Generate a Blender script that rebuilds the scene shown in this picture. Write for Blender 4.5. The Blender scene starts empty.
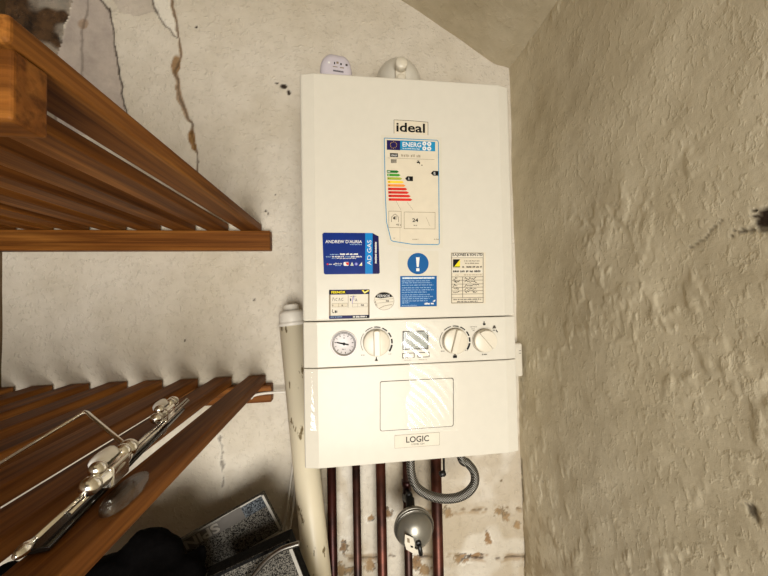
import bpy, bmesh, math, random
import numpy as np
from mathutils import Vector, Matrix
random.seed(7)
SC = bpy.context.scene
COL = SC.collection

# ------------------------------------------------------------------ camera
FPX = 310.0
CAM = np.array([-.1212, -.5633, 1.4992])
YAW, PITCH, ROLL = [math.radians(a) for a in (6.78, 1.387, -1.133)]
FW = np.array([math.sin(YAW)*math.cos(PITCH), math.cos(YAW)*math.cos(PITCH), math.sin(PITCH)])
_r = np.array([math.cos(YAW), -math.sin(YAW), 0.]); _u = np.cross(_r, FW)
RT = math.cos(ROLL)*_r + math.sin(ROLL)*_u
UP = -math.sin(ROLL)*_r + math.cos(ROLL)*_u
cd = bpy.data.cameras.new('camera'); co = bpy.data.objects.new('camera', cd); COL.objects.link(co)
cd.sensor_fit = 'HORIZONTAL'; cd.sensor_width = 36.; cd.lens = FPX*36/768; cd.clip_start = .01
co.matrix_world = Matrix(((RT[0], UP[0], -FW[0], CAM[0]), (RT[1], UP[1], -FW[1], CAM[1]), (RT[2], UP[2], -FW[2], CAM[2]), (0, 0, 0, 1)))
SC.camera = co

def at(px, py, ax, v):
    """point of the place seen at a photo pixel, on the plane ax = v"""
    d = FW + RT*(px-384)/FPX - UP*(py-288)/FPX
    i = 'xyz'.index(ax)
    return CAM + d*(v-CAM[i])/d[i]

# ------------------------------------------------------------------ materials
def lin(h):
    h = h.lstrip('#'); c = [int(h[i:i+2], 16)/255 for i in (0, 2, 4)]
    return tuple(x/12.92 if x <= .04045 else ((x+.055)/1.055)**2.4 for x in c) + (1,)

class NT:
    def __init__(s, name):
        s.m = bpy.data.materials.new(name); s.m.use_nodes = True
        s.t = s.m.node_tree; s.b = s.t.nodes['Principled BSDF']; s.out = s.t.nodes['Material Output']
    def n(s, typ, **kw):
        x = s.t.nodes.new('ShaderNode'+typ)
        for k, v in kw.items():
            if k.startswith('i_'):
                key = k[2:]; key = int(key) if key.isdigit() else key.replace('_', ' ')
                x.inputs[key].default_value = v
            else: setattr(x, k, v)
        return x
    def l(s, a, b): s.t.links.new(a, b)
    def set(s, **kw):
        for k, v in kw.items(): s.b.inputs[k.replace('_', ' ')].default_value = v
        return s
    def ramp(s, fac, stops):
        r = s.n('ValToRGB'); e = r.color_ramp.elements
        while len(e) < len(stops): e.new(.5)
        for q, (p, c) in zip(e, stops): q.position = p; q.color = c
        s.l(fac, r.inputs[0]); return r
    def mix(s, fac, a, b, typ='MIX'):
        x = s.n('Mix', data_type='RGBA', blend_type=typ)
        for sock, v in ((x.inputs[0], fac), (x.inputs[6], a), (x.inputs[7], b)):
            if hasattr(v, 'node'): s.l(v, sock)
            else: sock.default_value = v
        return x.outputs[2]
    def coords(s, scale=(1, 1, 1), rand=False):
        tc = s.n('TexCoord'); mp = s.n('Mapping'); mp.inputs['Scale'].default_value = scale
        s.l(tc.outputs['Object'], mp.inputs[0])
        if rand:
            oi = s.n('ObjectInfo'); mu = s.n('VectorMath', operation='SCALE'); mu.inputs[0].default_value = (3.1, 7.3, 5.7)
            s.l(oi.outputs['Random'], mu.inputs['Scale']); s.l(mu.outputs[0], mp.inputs['Location'])
        return mp.outputs[0]
    def bump(s, h, strength=.3, dist=.002, prev=None):
        b = s.n('Bump'); b.inputs['Strength'].default_value = strength; b.inputs['Distance'].default_value = dist
        s.l(h, b.inputs['Height'])
        if prev: s.l(prev, b.inputs['Normal'])
        return b.outputs[0]

def plain(name, hexc, rough=.5, metal=0., grain=60., amt=.06, bump=0., **kw):
    """a paint, print or metal with a faint procedural unevenness"""
    t = NT(name); c = lin(hexc)
    no = t.n('TexNoise', i_Scale=grain, i_Detail=4.); t.l(t.coords(), no.inputs['Vector'])
    d = tuple(x*(1-amt*2) for x in c[:3])+(1,); l2 = tuple(min(1, x*(1+amt)) for x in c[:3])+(1,)
    r = t.ramp(no.outputs[0], [(.3, d), (.7, l2)]); t.l(r.outputs[0], t.b.inputs['Base Color'])
    t.set(Roughness=rough, Metallic=metal, **kw)
    if bump: t.l(t.bump(no.outputs[0], bump, .001), t.b.inputs['Normal'])
    return t.m

def wood(name, axis, dark, mid, light, rough=.5):
    t = NT(name)
    sc = [26., 26., 26.]; sc['xyz'.index(axis)] = 1.6
    co_ = t.coords(tuple(sc), rand=True)
    no = t.n('TexNoise', i_Scale=1.3, i_Detail=6., i_Roughness=.62, i_Distortion=.6); t.l(co_, no.inputs['Vector'])
    wv = t.n('TexWave', wave_type='RINGS', rings_direction=axis.upper(), i_Scale=.55, i_Distortion=5., i_Detail=3., i_Detail_Scale=1.2)
    t.l(co_, wv.inputs['Vector'])
    fine = [190., 190., 190.]; fine['xyz'.index(axis)] = 3.
    nf = t.n('TexNoise', i_Scale=1., i_Detail=3.); t.l(t.coords(tuple(fine), rand=True), nf.inputs['Vector'])
    c1 = t.ramp(no.outputs[0], [(.28, lin(dark)), (.5, lin(mid)), (.75, lin(light))])
    c2 = t.mix(.3, c1.outputs[0], t.ramp(wv.outputs[0], [(.1, lin(mid)), (.85, lin(dark))]).outputs[0])
    c3 = t.mix(.6, c2, t.ramp(nf.outputs[0], [(.36, (.36, .33, .3, 1)), (.56, (1, 1, 1, 1))]).outputs[0], 'MULTIPLY')
    # knots
    ks = [9., 9., 9.]; ks['xyz'.index(axis)] = 4.
    vo = t.n('TexVoronoi', i_Scale=1.); t.l(t.coords(tuple(ks), rand=True), vo.inputs['Vector'])
    kn = t.ramp(vo.outputs['Distance'], [(.045, (1, 1, 1, 1)), (.1, (0, 0, 0, 1))])
    c4 = t.mix(kn.outputs[0], c3, lin('#3a1a0a'))
    t.l(c4, t.b.inputs['Base Color'])
    oi = t.n('ObjectInfo')
    t.l(t.bump(nf.outputs[0], .25, .0008), t.b.inputs['Normal'])
    t.set(Roughness=rough, Specular_IOR_Level=.1)
    return t.m

def plaster(name, base, dark, bscale=95., bstr=.45, marks=True, stretch=(1, 1, 1), blob=.35):
    t = NT(name)
    co_ = t.coords()
    big = t.n('TexNoise', i_Scale=3.2, i_Detail=5., i_Roughness=.6); t.l(co_, big.inputs['Vector'])
    med = t.n('TexNoise', i_Scale=22., i_Detail=5., i_Roughness=.6); t.l(co_, med.inputs['Vector'])
    fin = t.n('TexNoise', i_Scale=bscale, i_Detail=3., i_Roughness=.5, i_Distortion=.2); t.l(t.coords(stretch), fin.inputs['Vector'])
    grit = t.n('TexNoise', i_Scale=700., i_Detail=2.); t.l(co_, grit.inputs['Vector'])
    c = t.ramp(big.outputs[0], [(.3, lin(dark)), (.62, lin(base))]).outputs[0]
    c = t.mix(.35, c, t.ramp(med.outputs[0], [(.3, (.72, .70, .66, 1)), (.6, (1, 1, 1, 1))]).outputs[0], 'MULTIPLY')
    hgt = t.ramp(fin.outputs[0], [(.54, (0, 0, 0, 1)), (.7, (1, 1, 1, 1))]).outputs[0]
    amt = None
    if marks:
        a = t.n('Attribute', attribute_name='marks'); se = t.n('SeparateColor'); t.l(a.outputs['Color'], se.inputs[0])
        b = t.n('Attribute', attribute_name='marks_b'); sb = t.n('SeparateColor'); t.l(b.outputs['Color'], sb.inputs[0])
        bare = t.ramp(med.outputs[0], [(.3, lin('#a0948a')), (.7, lin('#bdb0a3'))]).outputs[0]
        c = t.mix(se.outputs[0], c, bare)
        stain = t.ramp(med.outputs[0], [(.35, lin('#1d130a')), (.62, lin('#553d26'))]).outputs[0]
        c = t.mix(se.outputs[1], c, stain)
        c = t.mix(sb.outputs[0], c, lin('#e0d9ca'))
        brn = t.ramp(med.outputs[0], [(.3, lin('#6b4a25')), (.7, lin('#a07a48'))]).outputs[0]
        c = t.mix(sb.outputs[1], c, brn)
        c = t.mix(se.outputs[2], c, lin('#2a1c10'))
        c = t.mix(sb.outputs[2], c, lin('#9c8763'))
        fl = t.n('Math', operation='SUBTRACT'); fl.inputs[0].default_value = 1.; t.l(se.outputs[0], fl.inputs[1])
        mu = t.n('Math', operation='MULTIPLY'); t.l(fl.outputs[0], mu.inputs[0]); t.l(hgt, mu.inputs[1]); hgt = mu.outputs[0]
    t.l(c, t.b.inputs['Base Color'])
    b1 = t.bump(hgt, bstr, .0035)
    b2 = t.bump(med.outputs[0], .35, .006, b1)
    b3 = t.bump(grit.outputs[0], .25, .0006, b2)
    t.l(b3, t.b.inputs['Normal'])
    t.set(Roughness=.62, Specular_IOR_Level=.35)
    return t.m

MT = {}
MT['wall_back'] = plaster('back_wall_plaster', '#d6cdbd', '#c6bba6', 120., .45)
MT['wall_right'] = plaster('right_wall_plaster', '#d8cdb2', '#c4b799', 125., .22, stretch=(1, 1, .6))
MT['ceiling'] = plaster('ceiling_plaster', '#beb298', '#ab9d80', 60., .2, marks=False)
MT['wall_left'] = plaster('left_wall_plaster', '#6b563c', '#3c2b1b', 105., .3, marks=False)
MT['floor'] = plain('floor_concrete', '#40372d', .8, grain=12., amt=.2)
MT['wood_y'] = wood('pine_along', 'y', '#4a280f', '#7f4d1e', '#ae7434')
MT['wood_x'] = wood('pine_across', 'x', '#4a280f', '#7d4b1d', '#ac7233')
MT['casing'] = plain('white_enamel', '#cbc5b6', .3, amt=.01, Specular_IOR_Level=.25, Coat_Weight=.06, Coat_Roughness=.08)
MT['seam'] = plain('seam_grey', '#7d7464', .7, Specular_IOR_Level=.12)
MT['inner'] = plain('boiler_chassis', '#8d8778', .6)
MT['knob'] = plain('knob_cream', '#cfc6b2', .32, amt=.01)
MT['ink'] = plain('black_ink', '#100f0f', .5, Specular_IOR_Level=.12)
MT['ink_grey'] = plain('grey_ink', '#4a443c', .5, Specular_IOR_Level=.12)
MT['ink_tan'] = plain('tan_ink', '#857660', .5, Specular_IOR_Level=.12)
MT['paper'] = plain('cream_paper', '#cfc4ad', .6, Specular_IOR_Level=.15, amt=.02)
MT['paper_white'] = plain('white_paper', '#d3cbb9', .55, Specular_IOR_Level=.2, amt=.02)
MT['sleeve'] = plain('clear_sleeve', '#c9c2b0', .3, Specular_IOR_Level=.25, amt=.01)
MT['blue'] = plain('royal_blue_print', '#0a2770', .35, Specular_IOR_Level=.12, amt=.05)
MT['sky'] = plain('light_blue_print', '#1278bb', .35, Specular_IOR_Level=.12, amt=.03)
MT['sign_blue'] = plain('sign_blue_print', '#11548d', .4, Specular_IOR_Level=.12, amt=.03)
MT['navy'] = plain('navy_print', '#120f48', .4, Specular_IOR_Level=.12, amt=.05)
MT['eu'] = plain('indigo_print', '#231a4d', .4, Specular_IOR_Level=.12, amt=.05)
MT['teal'] = plain('teal_print', '#1f82ab', .4, Specular_IOR_Level=.12, amt=.03)
MT['white'] = plain('white_print', '#dcdad4', .5, Specular_IOR_Level=.15, amt=.01)
MT['pale_blue'] = plain('pale_blue_print', '#9cb9d4', .45, Specular_IOR_Level=.12)
MT['yellow'] = plain('yellow_print', '#e6d324', .45, Specular_IOR_Level=.12)
MT['lime'] = plain('olive_green_print', '#9aa536', .45, Specular_IOR_Level=.12)
MT['green'] = plain('green_print', '#3f8a2c', .45, Specular_IOR_Level=.12)
MT['dkgreen'] = plain('dark_green_print', '#1e6a26', .45, Specular_IOR_Level=.12)
MT['amber'] = plain('amber_print', '#efc23e', .45, Specular_IOR_Level=.12)
MT['orange'] = plain('orange_print', '#e2893a', .45, Specular_IOR_Level=.12)
MT['red'] = plain('red_print', '#cc2d22', .45, Specular_IOR_Level=.12)
MT['purple'] = plain('violet_print', '#7766b8', .45, Specular_IOR_Level=.12)
MT['dial'] = plain('dial_face', '#dcd6d4', .35, amt=.01)
MT['lcd'] = plain('display_glass', '#8d9088', .08, amt=.08, Specular_IOR_Level=.8)
MT['alarm'] = plain('pale_grey_plastic', '#bdb5ba', .3, amt=.01)
MT['pvc'] = None
MT['copper'] = plain('aged_copper', '#4f281b', .4, .6, grain=25., amt=.35)
MT['copper_dark'] = plain('dark_copper', '#3c150e', .35, .6, grain=25., amt=.35)
MT['copper_b'] = plain('brown_copper', '#42241a', .4, .6, grain=25., amt=.35)
MT['black'] = plain('black_plastic', '#151312', .4)
MT['steel'] = plain('brushed_steel', '#8e8a82', .3, 1., grain=200., amt=.1)
MT['grey_metal'] = plain('grey_painted_metal', '#8b877c', .32, .6, grain=30., amt=.05)
MT['smoked'] = plain('dark_gloss', '#171310', .15)
MT['chrome'] = plain('chrome', '#f0ebe0', .2, 1., amt=.04)
MT['porcelain'] = plain('white_porcelain', '#f4f0e8', .12, amt=.01, Coat_Weight=.5)
MT['cable'] = plain('white_cable', '#d9d2c4', .4, amt=.04)
MT['cloth'] = plain('black_cloth', '#060505', .95, grain=120., amt=.2, bump=.5, Specular_IOR_Level=.05)
MT['band'] = plain('taupe_print', '#4f4a44', .5)
MT['band_text'] = plain('pale_taupe_print', '#8a847a', .5)

def speckle(name, a, b, scale):
    t = NT(name); vo = t.n('TexVoronoi', i_Scale=scale); t.l(t.coords(), vo.inputs['Vector'])
    se = t.n('SeparateColor'); t.l(vo.outputs['Color'], se.inputs[0])
    r = t.ramp(se.outputs[0], [(.25, lin(a)), (.75, lin(b))]); t.l(r.outputs[0], t.b.inputs['Base Color'])
    t.l(t.bump(se.outputs[1], .5, .001), t.b.inputs['Normal']); t.set(Roughness=.75, Specular_IOR_Level=.1); return t.m
MT['speckle'] = speckle('speckled_grey_cover', '#0e0d0c', '#6d6961', 620.)
MT['speckle_blue'] = speckle('speckled_slate_cover', '#14171b', '#5d6266', 620.)
MT['speckle_dark'] = speckle('speckled_black_cover', '#040404', '#171615', 520.)
MT['trim_grey'] = plain('pale_grey_binding', '#a09c92', .6)

def pvc_mat():
    t = NT('scuffed_white_pipe'); no = t.n('TexNoise', i_Scale=1., i_Detail=5., i_Roughness=.65)
    t.l(t.coords((70, 70, 22)), no.inputs['Vector'])
    m2 = t.n('TexNoise', i_Scale=9., i_Detail=2.); t.l(t.coords(), m2.inputs['Vector'])
    mu = t.n('Math', operation='MULTIPLY'); t.l(no.outputs[0], mu.inputs[0]); t.l(m2.outputs[0], mu.inputs[1])
    r = t.ramp(mu.outputs[0], [(.315, lin('#ddd2b6')), (.335, lin('#7a6a4b'))]); t.l(r.outputs[0], t.b.inputs['Base Color'])
    t.set(Roughness=.4); return t.m
MT['pvc'] = pvc_mat()
def glass_mat():
    t = NT('clear_smoked_glass'); g = t.n('BsdfGlossy'); g.inputs['Roughness'].default_value = .12
    tr = t.n('BsdfTransparent'); tr.inputs[0].default_value = (.82, .82, .82, 1)
    mx = t.n('MixShader'); mx.inputs[0].default_value = .12
    t.l(tr.outputs[0], mx.inputs[1]); t.l(g.outputs[0], mx.inputs[2]); t.l(mx.outputs[0], t.out.inputs[0]); return t.m
MT['glass'] = glass_mat()
def film_mat():
    t = NT('clear_protective_film'); g = t.n('BsdfGlossy'); g.inputs['Roughness'].default_value = .12
    tr = t.n('BsdfTransparent'); mx = t.n('MixShader')
    fr = t.n('Fresnel'); fr.inputs[0].default_value = 1.5
    sc_ = t.n('Math', operation='MULTIPLY'); sc_.inputs[1].default_value = 1.45
    t.l(fr.outputs[0], sc_.inputs[0]); t.l(sc_.outputs[0], mx.inputs[0])
    t.l(tr.outputs[0], mx.inputs[1]); t.l(g.outputs[0], mx.inputs[2]); t.l(mx.outputs[0], t.out.inputs[0]); return t.m
MT['film'] = film_mat()

# ------------------------------------------------------------------ mesh building
_txt = {}
def glyphs(s, bold=0.):
    """flat letter faces of a string in a unit box"""
    key = (s, bold)
    if key not in _txt:
        cu = bpy.data.curves.new('lettering', 'FONT'); cu.body = s; cu.resolution_u = 3; cu.dimensions = '2D'; cu.fill_mode = 'BOTH'; cu.offset = bold
        o = bpy.data.objects.new('lettering', cu); COL.objects.link(o)
        dg = bpy.context.evaluated_depsgraph_get(); dg.update()
        me = bpy.data.meshes.new_from_object(o.evaluated_get(dg))
        v = np.array([x.co[:2] for x in me.vertices]); f = [list(p.vertices) for p in me.polygons]
        bpy.data.objects.remove(o); bpy.data.curves.remove(cu); bpy.data.meshes.remove(me)
        v = (v-v.min(0))/np.maximum(v.max(0)-v.min(0), 1e-6)
        _txt[key] = (v, f)
    return _txt[key]

class MB:
    def __init__(s): s.v = []; s.f = []; s.m = []; s.sm = []; s.mats = []
    def mi(s, m):
        if m not in s.mats: s.mats.append(m)
        return s.mats.index(m)
    def add(s, vs, fs, mat, smooth=False):
        b = len(s.v); k = s.mi(mat)
        s.v += [tuple(map(float, p)) for p in vs]
        for f in fs: s.f.append([b+i for i in f]); s.m.append(k); s.sm.append(smooth)
        return s
    def box(s, x0, x1, y0, y1, z0, z1, mat):
        v = [(x, y, z) for z in (z0, z1) for y in (y0, y1) for x in (x0, x1)]
        return s.add(v, [(0, 2, 3, 1), (4, 5, 7, 6), (0, 1, 5, 4), (2, 6, 7, 3), (0, 4, 6, 2), (1, 3, 7, 5)], mat)
    def prism(s, poly, a, b, mat):
        """poly: list of 3D points; extruded from +a to +b (vectors)"""
        n = len(poly); P = [np.array(p, float) for p in poly]
        v = [p+a for p in P]+[p+b for p in P]
        f = [tuple(range(n))[::-1], tuple(range(n, 2*n))]+[(i, (i+1) % n, n+(i+1) % n, n+i) for i in range(n)]
        return s.add(v, f, mat)
    def tube(s, pts, r, mat, n=14, caps=True):
        P = [Vector(p) for p in pts]; rs = r if hasattr(r, '__len__') else [r]*len(P)
        t0 = (P[1]-P[0]).normalized(); ref = Vector((0, 0, 1)) if abs(t0.z) < .9 else Vector((1, 0, 0))
        u = t0.cross(ref).normalized(); vs = []
        for i, p in enumerate(P):
            t = (P[min(i+1, len(P)-1)]-P[max(i-1, 0)]).normalized()
            u = (u-t*u.dot(t)).normalized(); w = t.cross(u)
            for k in range(n):
                a = 2*math.pi*k/n; vs.append(p+(u*math.cos(a)+w*math.sin(a))*rs[i])
        fs = [(i*n+k, i*n+(k+1) % n, (i+1)*n+(k+1) % n, (i+1)*n+k) for i in range(len(P)-1) for k in range(n)]
        s.add(vs, fs, mat, True)
        if caps:
            e = (len(P)-1)*n
            s.add(vs[:n], [tuple(range(n))[::-1]], mat); s.add(vs[e:], [tuple(range(n))], mat)
        return s
    def lathe(s, prof, o, d, mat, n=32, caps=True):
        """prof: (radius, distance along d)"""
        o = Vector(o); d = Vector(d).normalized()
        return s.tube_r([o+d*h for _, h in prof], [r for r, _ in prof], d, mat, n, caps)
    def tube_r(s, P, rs, d, mat, n, caps):
        ref = Vector((0, 0, 1)) if abs(d.z) < .9 else Vector((1, 0, 0))
        u = d.cross(ref).normalized(); w = d.cross(u); vs = []
        for p, r in zip(P, rs):
            for k in range(n):
                a = 2*math.pi*k/n; vs.append(p+(u*math.cos(a)+w*math.sin(a))*max(r, 1e-5))
        fs = [(i*n+k, i*n+(k+1) % n, (i+1)*n+(k+1) % n, (i+1)*n+k) for i in range(len(P)-1) for k in range(n)]
        s.add(vs, fs, mat, True)
        if caps:
            e = (len(P)-1)*n
            s.add(vs[:n], [tuple(range(n))[::-1]], mat); s.add(vs[e:], [tuple(range(n))], mat)
        return s
    def ball(s, c, r, mat, n=18, sc=(1, 1, 1)):
        vs, fs = [], []; m = n//2
        for i in range(m+1):
            th = math.pi*i/m
            for k in range(n):
                a = 2*math.pi*k/n
                vs.append((c[0]+sc[0]*r*math.sin(th)*math.cos(a), c[1]+sc[1]*r*math.sin(th)*math.sin(a), c[2]+sc[2]*r*math.cos(th)))
        for i in range(m):
            for k in range(n): fs.append((i*n+k, (i+1)*n+k, (i+1)*n+(k+1) % n, i*n+(k+1) % n))
        return s.add(vs, fs, mat, True)
    def build(s, name, parent=None, bevel=0., seg=2, merge=True, **props):
        me = bpy.data.meshes.new(name); me.from_pydata(s.v, [], s.f)
        for m in s.mats: me.materials.append(MT[m])
        me.polygons.foreach_set('material_index', s.m); me.polygons.foreach_set('use_smooth', s.sm); me.update()
        bm = bmesh.new(); bm.from_mesh(me)
        if merge: bmesh.ops.remove_doubles(bm, verts=bm.verts, dist=1e-6)
        bmesh.ops.recalc_face_normals(bm, faces=bm.faces); bm.to_mesh(me); bm.free()
        o = bpy.data.objects.new(name, me); COL.objects.link(o)
        if parent:
            o.parent = parent; o.matrix_parent_inverse = Matrix.Translation(-Vector(parent.location))
        if bevel:
            b = o.modifiers.new('bevel', 'BEVEL'); b.width = bevel; b.segments = seg; b.limit_method = 'ANGLE'; b.angle_limit = math.radians(40); b.harden_normals = False
        for k, v in props.items(): o[k] = v
        return o

def thing(name, label, cat, loc=(0, 0, 0), group=None):
    o = bpy.data.objects.new(name, None); COL.objects.link(o); o.location = [float(q) for q in loc]; o.empty_display_size = .05
    o['label'] = label; o['category'] = cat
    if group: o['group'] = group
    return o

# ------------------------------------------------------------------ the setting: cupboard
WY = .27          # back wall
RX = .3565        # right wall
LX = -.952        # left wall
FY = -1.9         # front wall, behind the viewer
def vnoise(x, y, sc, seed):
    g = np.random.RandomState(seed).rand(257, 257); g[256] = g[0]; g[:, 256] = g[:, 0]; X = x*sc; Y = y*sc
    xi = np.floor(X).astype(int); yi = np.floor(Y).astype(int); fx = X-xi; fy = Y-yi
    fx = fx*fx*(3-2*fx); fy = fy*fy*(3-2*fy); xi %= 256; yi %= 256
    return (g[xi, yi]*(1-fx)+g[xi+1, yi]*fx)*(1-fy)+(g[xi, yi+1]*(1-fx)+g[xi+1, yi+1]*fx)*fy
def fbm(x, y, sc, seed): return vnoise(x, y, sc, seed)*.5+vnoise(x, y, sc*2.1, seed+1)*.3+vnoise(x, y, sc*4.3, seed+2)*.2
def dline(a, b, pts):
    d = np.full(a.shape, 9.)
    for (x0, y0), (x1, y1) in zip(pts, pts[1:]):
        vx, vy = x1-x0, y1-y0; L = vx*vx+vy*vy+1e-12
        t = np.clip(((a-x0)*vx+(b-y0)*vy)/L, 0, 1); d = np.minimum(d, np.hypot(a-x0-t*vx, b-y0-t*vy))
    return d
def inside(a, b, pts):
    c = np.zeros(a.shape, bool)
    for (x0, y0), (x1, y1) in zip(pts, pts[1:]+pts[:1]):
        cr = ((y0 > b) != (y1 > b)) & (a < (x1-x0)*(b-y0)/(y1-y0+1e-12)+x0); c ^= cr
    return c
def ss(e0, e1, v): t = np.clip((v-e0)/(e1-e0), 0, 1); return t*t*(3-2*t)
def grid(name, A, B, fpos, mat, fmark=None):
    a, b = np.meshgrid(A, B, indexing='xy'); na, nb = len(A), len(B); a = a.ravel(); b = b.ravel()
    mk = fmark(a, b) if fmark else None
    pos = fpos(a, b, mk)
    me = bpy.data.meshes.new(name); me.vertices.add(len(a)); me.vertices.foreach_set('co', pos.ravel().astype(np.float32))
    i = np.arange((na-1)*(nb-1)); r, c = i//(na-1), i % (na-1); q = r*na+c
    idx = np.stack([q, q+1, q+na+1, q+na], 1)
    me.loops.add(idx.size); me.loops.foreach_set('vertex_index', idx.ravel().astype(np.int32))
    me.polygons.add(len(i)); me.polygons.foreach_set('loop_start', (np.arange(len(i))*4).astype(np.int32)); me.polygons.foreach_set('loop_total', np.full(len(i), 4, np.int32))
    me.polygons.foreach_set('use_smooth', np.ones(len(i), bool)); me.update(calc_edges=True); me.validate()
    if mk is not None:
        for nm, ch in (('marks', mk[:3]), ('marks_b', mk[3:6])):
            at_ = me.attributes.new(nm, 'FLOAT_COLOR', 'POINT'); arr = np.ones((len(a), 4), np.float32)
            for k in range(3): arr[:, k] = ch[k]
            at_.data.foreach_set('color', arr.ravel())
    me.materials.append(mat); o = bpy.data.objects.new(name, me); COL.objects.link(o); o['kind'] = 'structure'; return o

def bw(*pts): return [tuple(at(x, y, 'y', WY)[[0, 2]]) for x, y in pts]
def rw(*pts): return [tuple(at(x, y, 'x', RX)[[1, 2]]) for x, y in pts]
PX = .0027        # about one photo pixel on the walls, in metres
def back_marks(x, z):
    n1 = fbm(x, z, 22, 3)-.5; n2 = fbm(x, z, 60, 9)-.5
    xw = x+n1*.012+n2*.006; zw = z+(fbm(x, z, 22, 31)-.5)*.012
    bare = inside(xw, zw, bw((52, 130), (57, 100), (55, 60), (60, 40), (68, 18), (70, -5), (97, -5), (108, 8), (113, 28), (116, 55), (121, 85), (126, 112), (128, 140)))*1.
    bare = np.maximum(bare, .55*inside(xw, zw, bw((110, -8), (150, -8), (156, 10), (140, 16), (118, 12))))
    st = inside(xw, zw, bw((-60, -60), (70, -60), (70, 0), (66, 22), (61, 38), (56, 60), (57, 120), (-60, 120)))
    stain = st*np.clip(1-.8*ss(.46, .66, fbm(x, z, 13, 17))*ss(-.95, -.8, x), .62, 1)
    l1 = dline(xw, zw, bw((97, -5), (108, 8), (113, 28), (116, 55), (121, 85), (126, 115)))
    l2 = dline(xw, zw, bw((170, -5), (174, 15), (177, 35), (180, 55), (176, 70), (178, 90), (185, 112), (191, 125), (193, 140), (196, 155), (196, 185)))
    l3 = dline(xw, zw, bw((150, -5), (157, 12), (165, 25), (175, 38)))
    l4 = dline(xw, zw, bw((88, -5), (84, 18), (81, 45), (82, 70), (84, 95)))
    crack = np.maximum(.9*(1-ss(.0012, .0035, l1)), .55*(1-ss(.001, .003, l2)))
    crack = np.maximum(crack, .7*(1-ss(.001, .003, l3))); crack = np.maximum(crack, .4*(1-ss(.001, .004, l4)))
    brown = .75*(1-ss(.003, .007, l2-.006*(n1*2)))
    for cx, cy, rx, ry, s in ((176, 66, 3.5, 11, .9), (192, 138, 3.5, 9, 1), (194, 147, 2.5, 3, 1), (83, 22, 4, 5, .5)):
        (px, pz), = bw((cx, cy)); d = np.hypot((xw-px)/(rx*PX), (zw-pz)/(ry*PX)); brown = np.maximum(brown, s*(1-ss(.75, 1.1, d)))
    white = inside(xw, zw, bw((151, -5), (170, -5), (174, 15), (177, 38), (165, 24), (157, 11)))*.85
    white = np.maximum(white, .5*inside(xw, zw, bw((184, 112), (191, 126), (193, 148), (186, 140), (181, 126))))
    for pts in (((219, 437), (223, 450), (221, 462), (223, 475), (222, 495)),):
        d = dline(xw, zw, bw(*pts))+n2*.012; crack = np.maximum(crack, .6*(1-ss(.001, .005, d))*ss(.46, .56, fbm(x, z, 70, 44))); white = np.maximum(white, .35*(1-ss(.004, .012, d)))
    # dark chips in the paint
    for cx, cy, rx, ry in ((277, 84, 1.8, 1), (284, 87, 4, 2.4), (289, 93, 2, 3), (197, 27, 1.6, 1.4), (265, 212, 1.2, 1), (267, 215, 1, 1.2), (255, 299, 1.4, .8), (185, 341, .9, .9), (441, 23, .8, .8), (274, 194, .7, .9), (450, 38, .7, .7), (501, 481, 1.4, 1.4)):
        (px, pz), = bw((cx, cy)); d = np.hypot((xw-px)/(rx*PX), (zw-pz)/(ry*PX)); crack = np.maximum(crack, 1-ss(.7, 1.15, d))
    # block joints and flaking below the boiler
    low = ss(1.2, 1.15, z)*ss(-.26, -.2, x)
    for pts, w in ((((330, 513), (380, 511), (430, 511), (475, 510), (522, 508)), .006), (((330, 560), (400, 556), (460, 557), (485, 559), (526, 557)), .006)):
        d = dline(xw, zw, bw(*pts)); pr = fbm(x, z, 26, 77)
        crack = np.maximum(crack, .8*low*(1-ss(.0015, .004, d))*ss(.45, .55, pr))
        brown = np.maximum(brown, .55*low*(1-ss(w, w*2.2, d+n1*.012))*ss(.46, .6, pr))
        white = np.maximum(white, .5*low*(1-ss(w, w*2, np.abs(d-.008)+n1*.01))*ss(.5, .62, fbm(x, z, 20, 91)))
    for cx, cy, rx, ry in ((345, 547, 4, 6), (373, 520, 4, 3), (389, 513, 4, 4), (462, 558, 7, 5), (475, 556, 9, 2.4), (488, 538, 3, 6), (500, 512, 6, 4), (505, 517, 3, 5), (447, 512, 5, 5), (516, 525, 3.5, 3), (350, 570, 6, 4), (370, 566, 5, 6), (340, 569, 4, 6), (417, 563, 7, 7), (425, 569, 5, 6)):
        (px, pz), = bw((cx, cy)); d = np.hypot((xw-px)/(rx*PX), (zw-pz)/(ry*PX))+n2*1.5+(fbm(x, z, 150, 99)-.5)*1.6
        brown = np.maximum(brown, .9*(1-ss(.7, 1.1, d))); crack = np.maximum(crack, .8*(1-ss(.1, .22, np.abs(d-1)))*(n2 > 0))
        white = np.maximum(white, .7*(1-ss(.1, .3, np.abs(d-1.35)))*(n1 > -.05))
    dirt = .45*low*ss(.42, .6, fbm(x, z, 9, 55))+.35*ss(.5, .7, fbm(x, z, 12, 65))*ss(.5, -.2, np.abs(z-1.33)/.1)*0
    return np.stack([bare, stain, crack, white, brown, dirt])
xs = np.concatenate([np.linspace(-1.0, -.95, 6)[:-1], np.arange(-.95, .352, .0032), [.354, RX+.002]])
zs = np.concatenate([np.linspace(0, .7, 20)[:-1], np.arange(.7, 2.42, .0032), [2.45, 2.5, 2.56]])
def back_pos(x, z, mk):
    y = WY+mk[0]*.0016+mk[2]*.002+mk[4]*.0014-mk[3]*.0006+(fbm(x, z, 5, 5)-.5)*.006
    return np.stack([x, y, z], 1)
grid('wall_back', xs, zs, back_pos, MT['wall_back'], back_marks)

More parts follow.
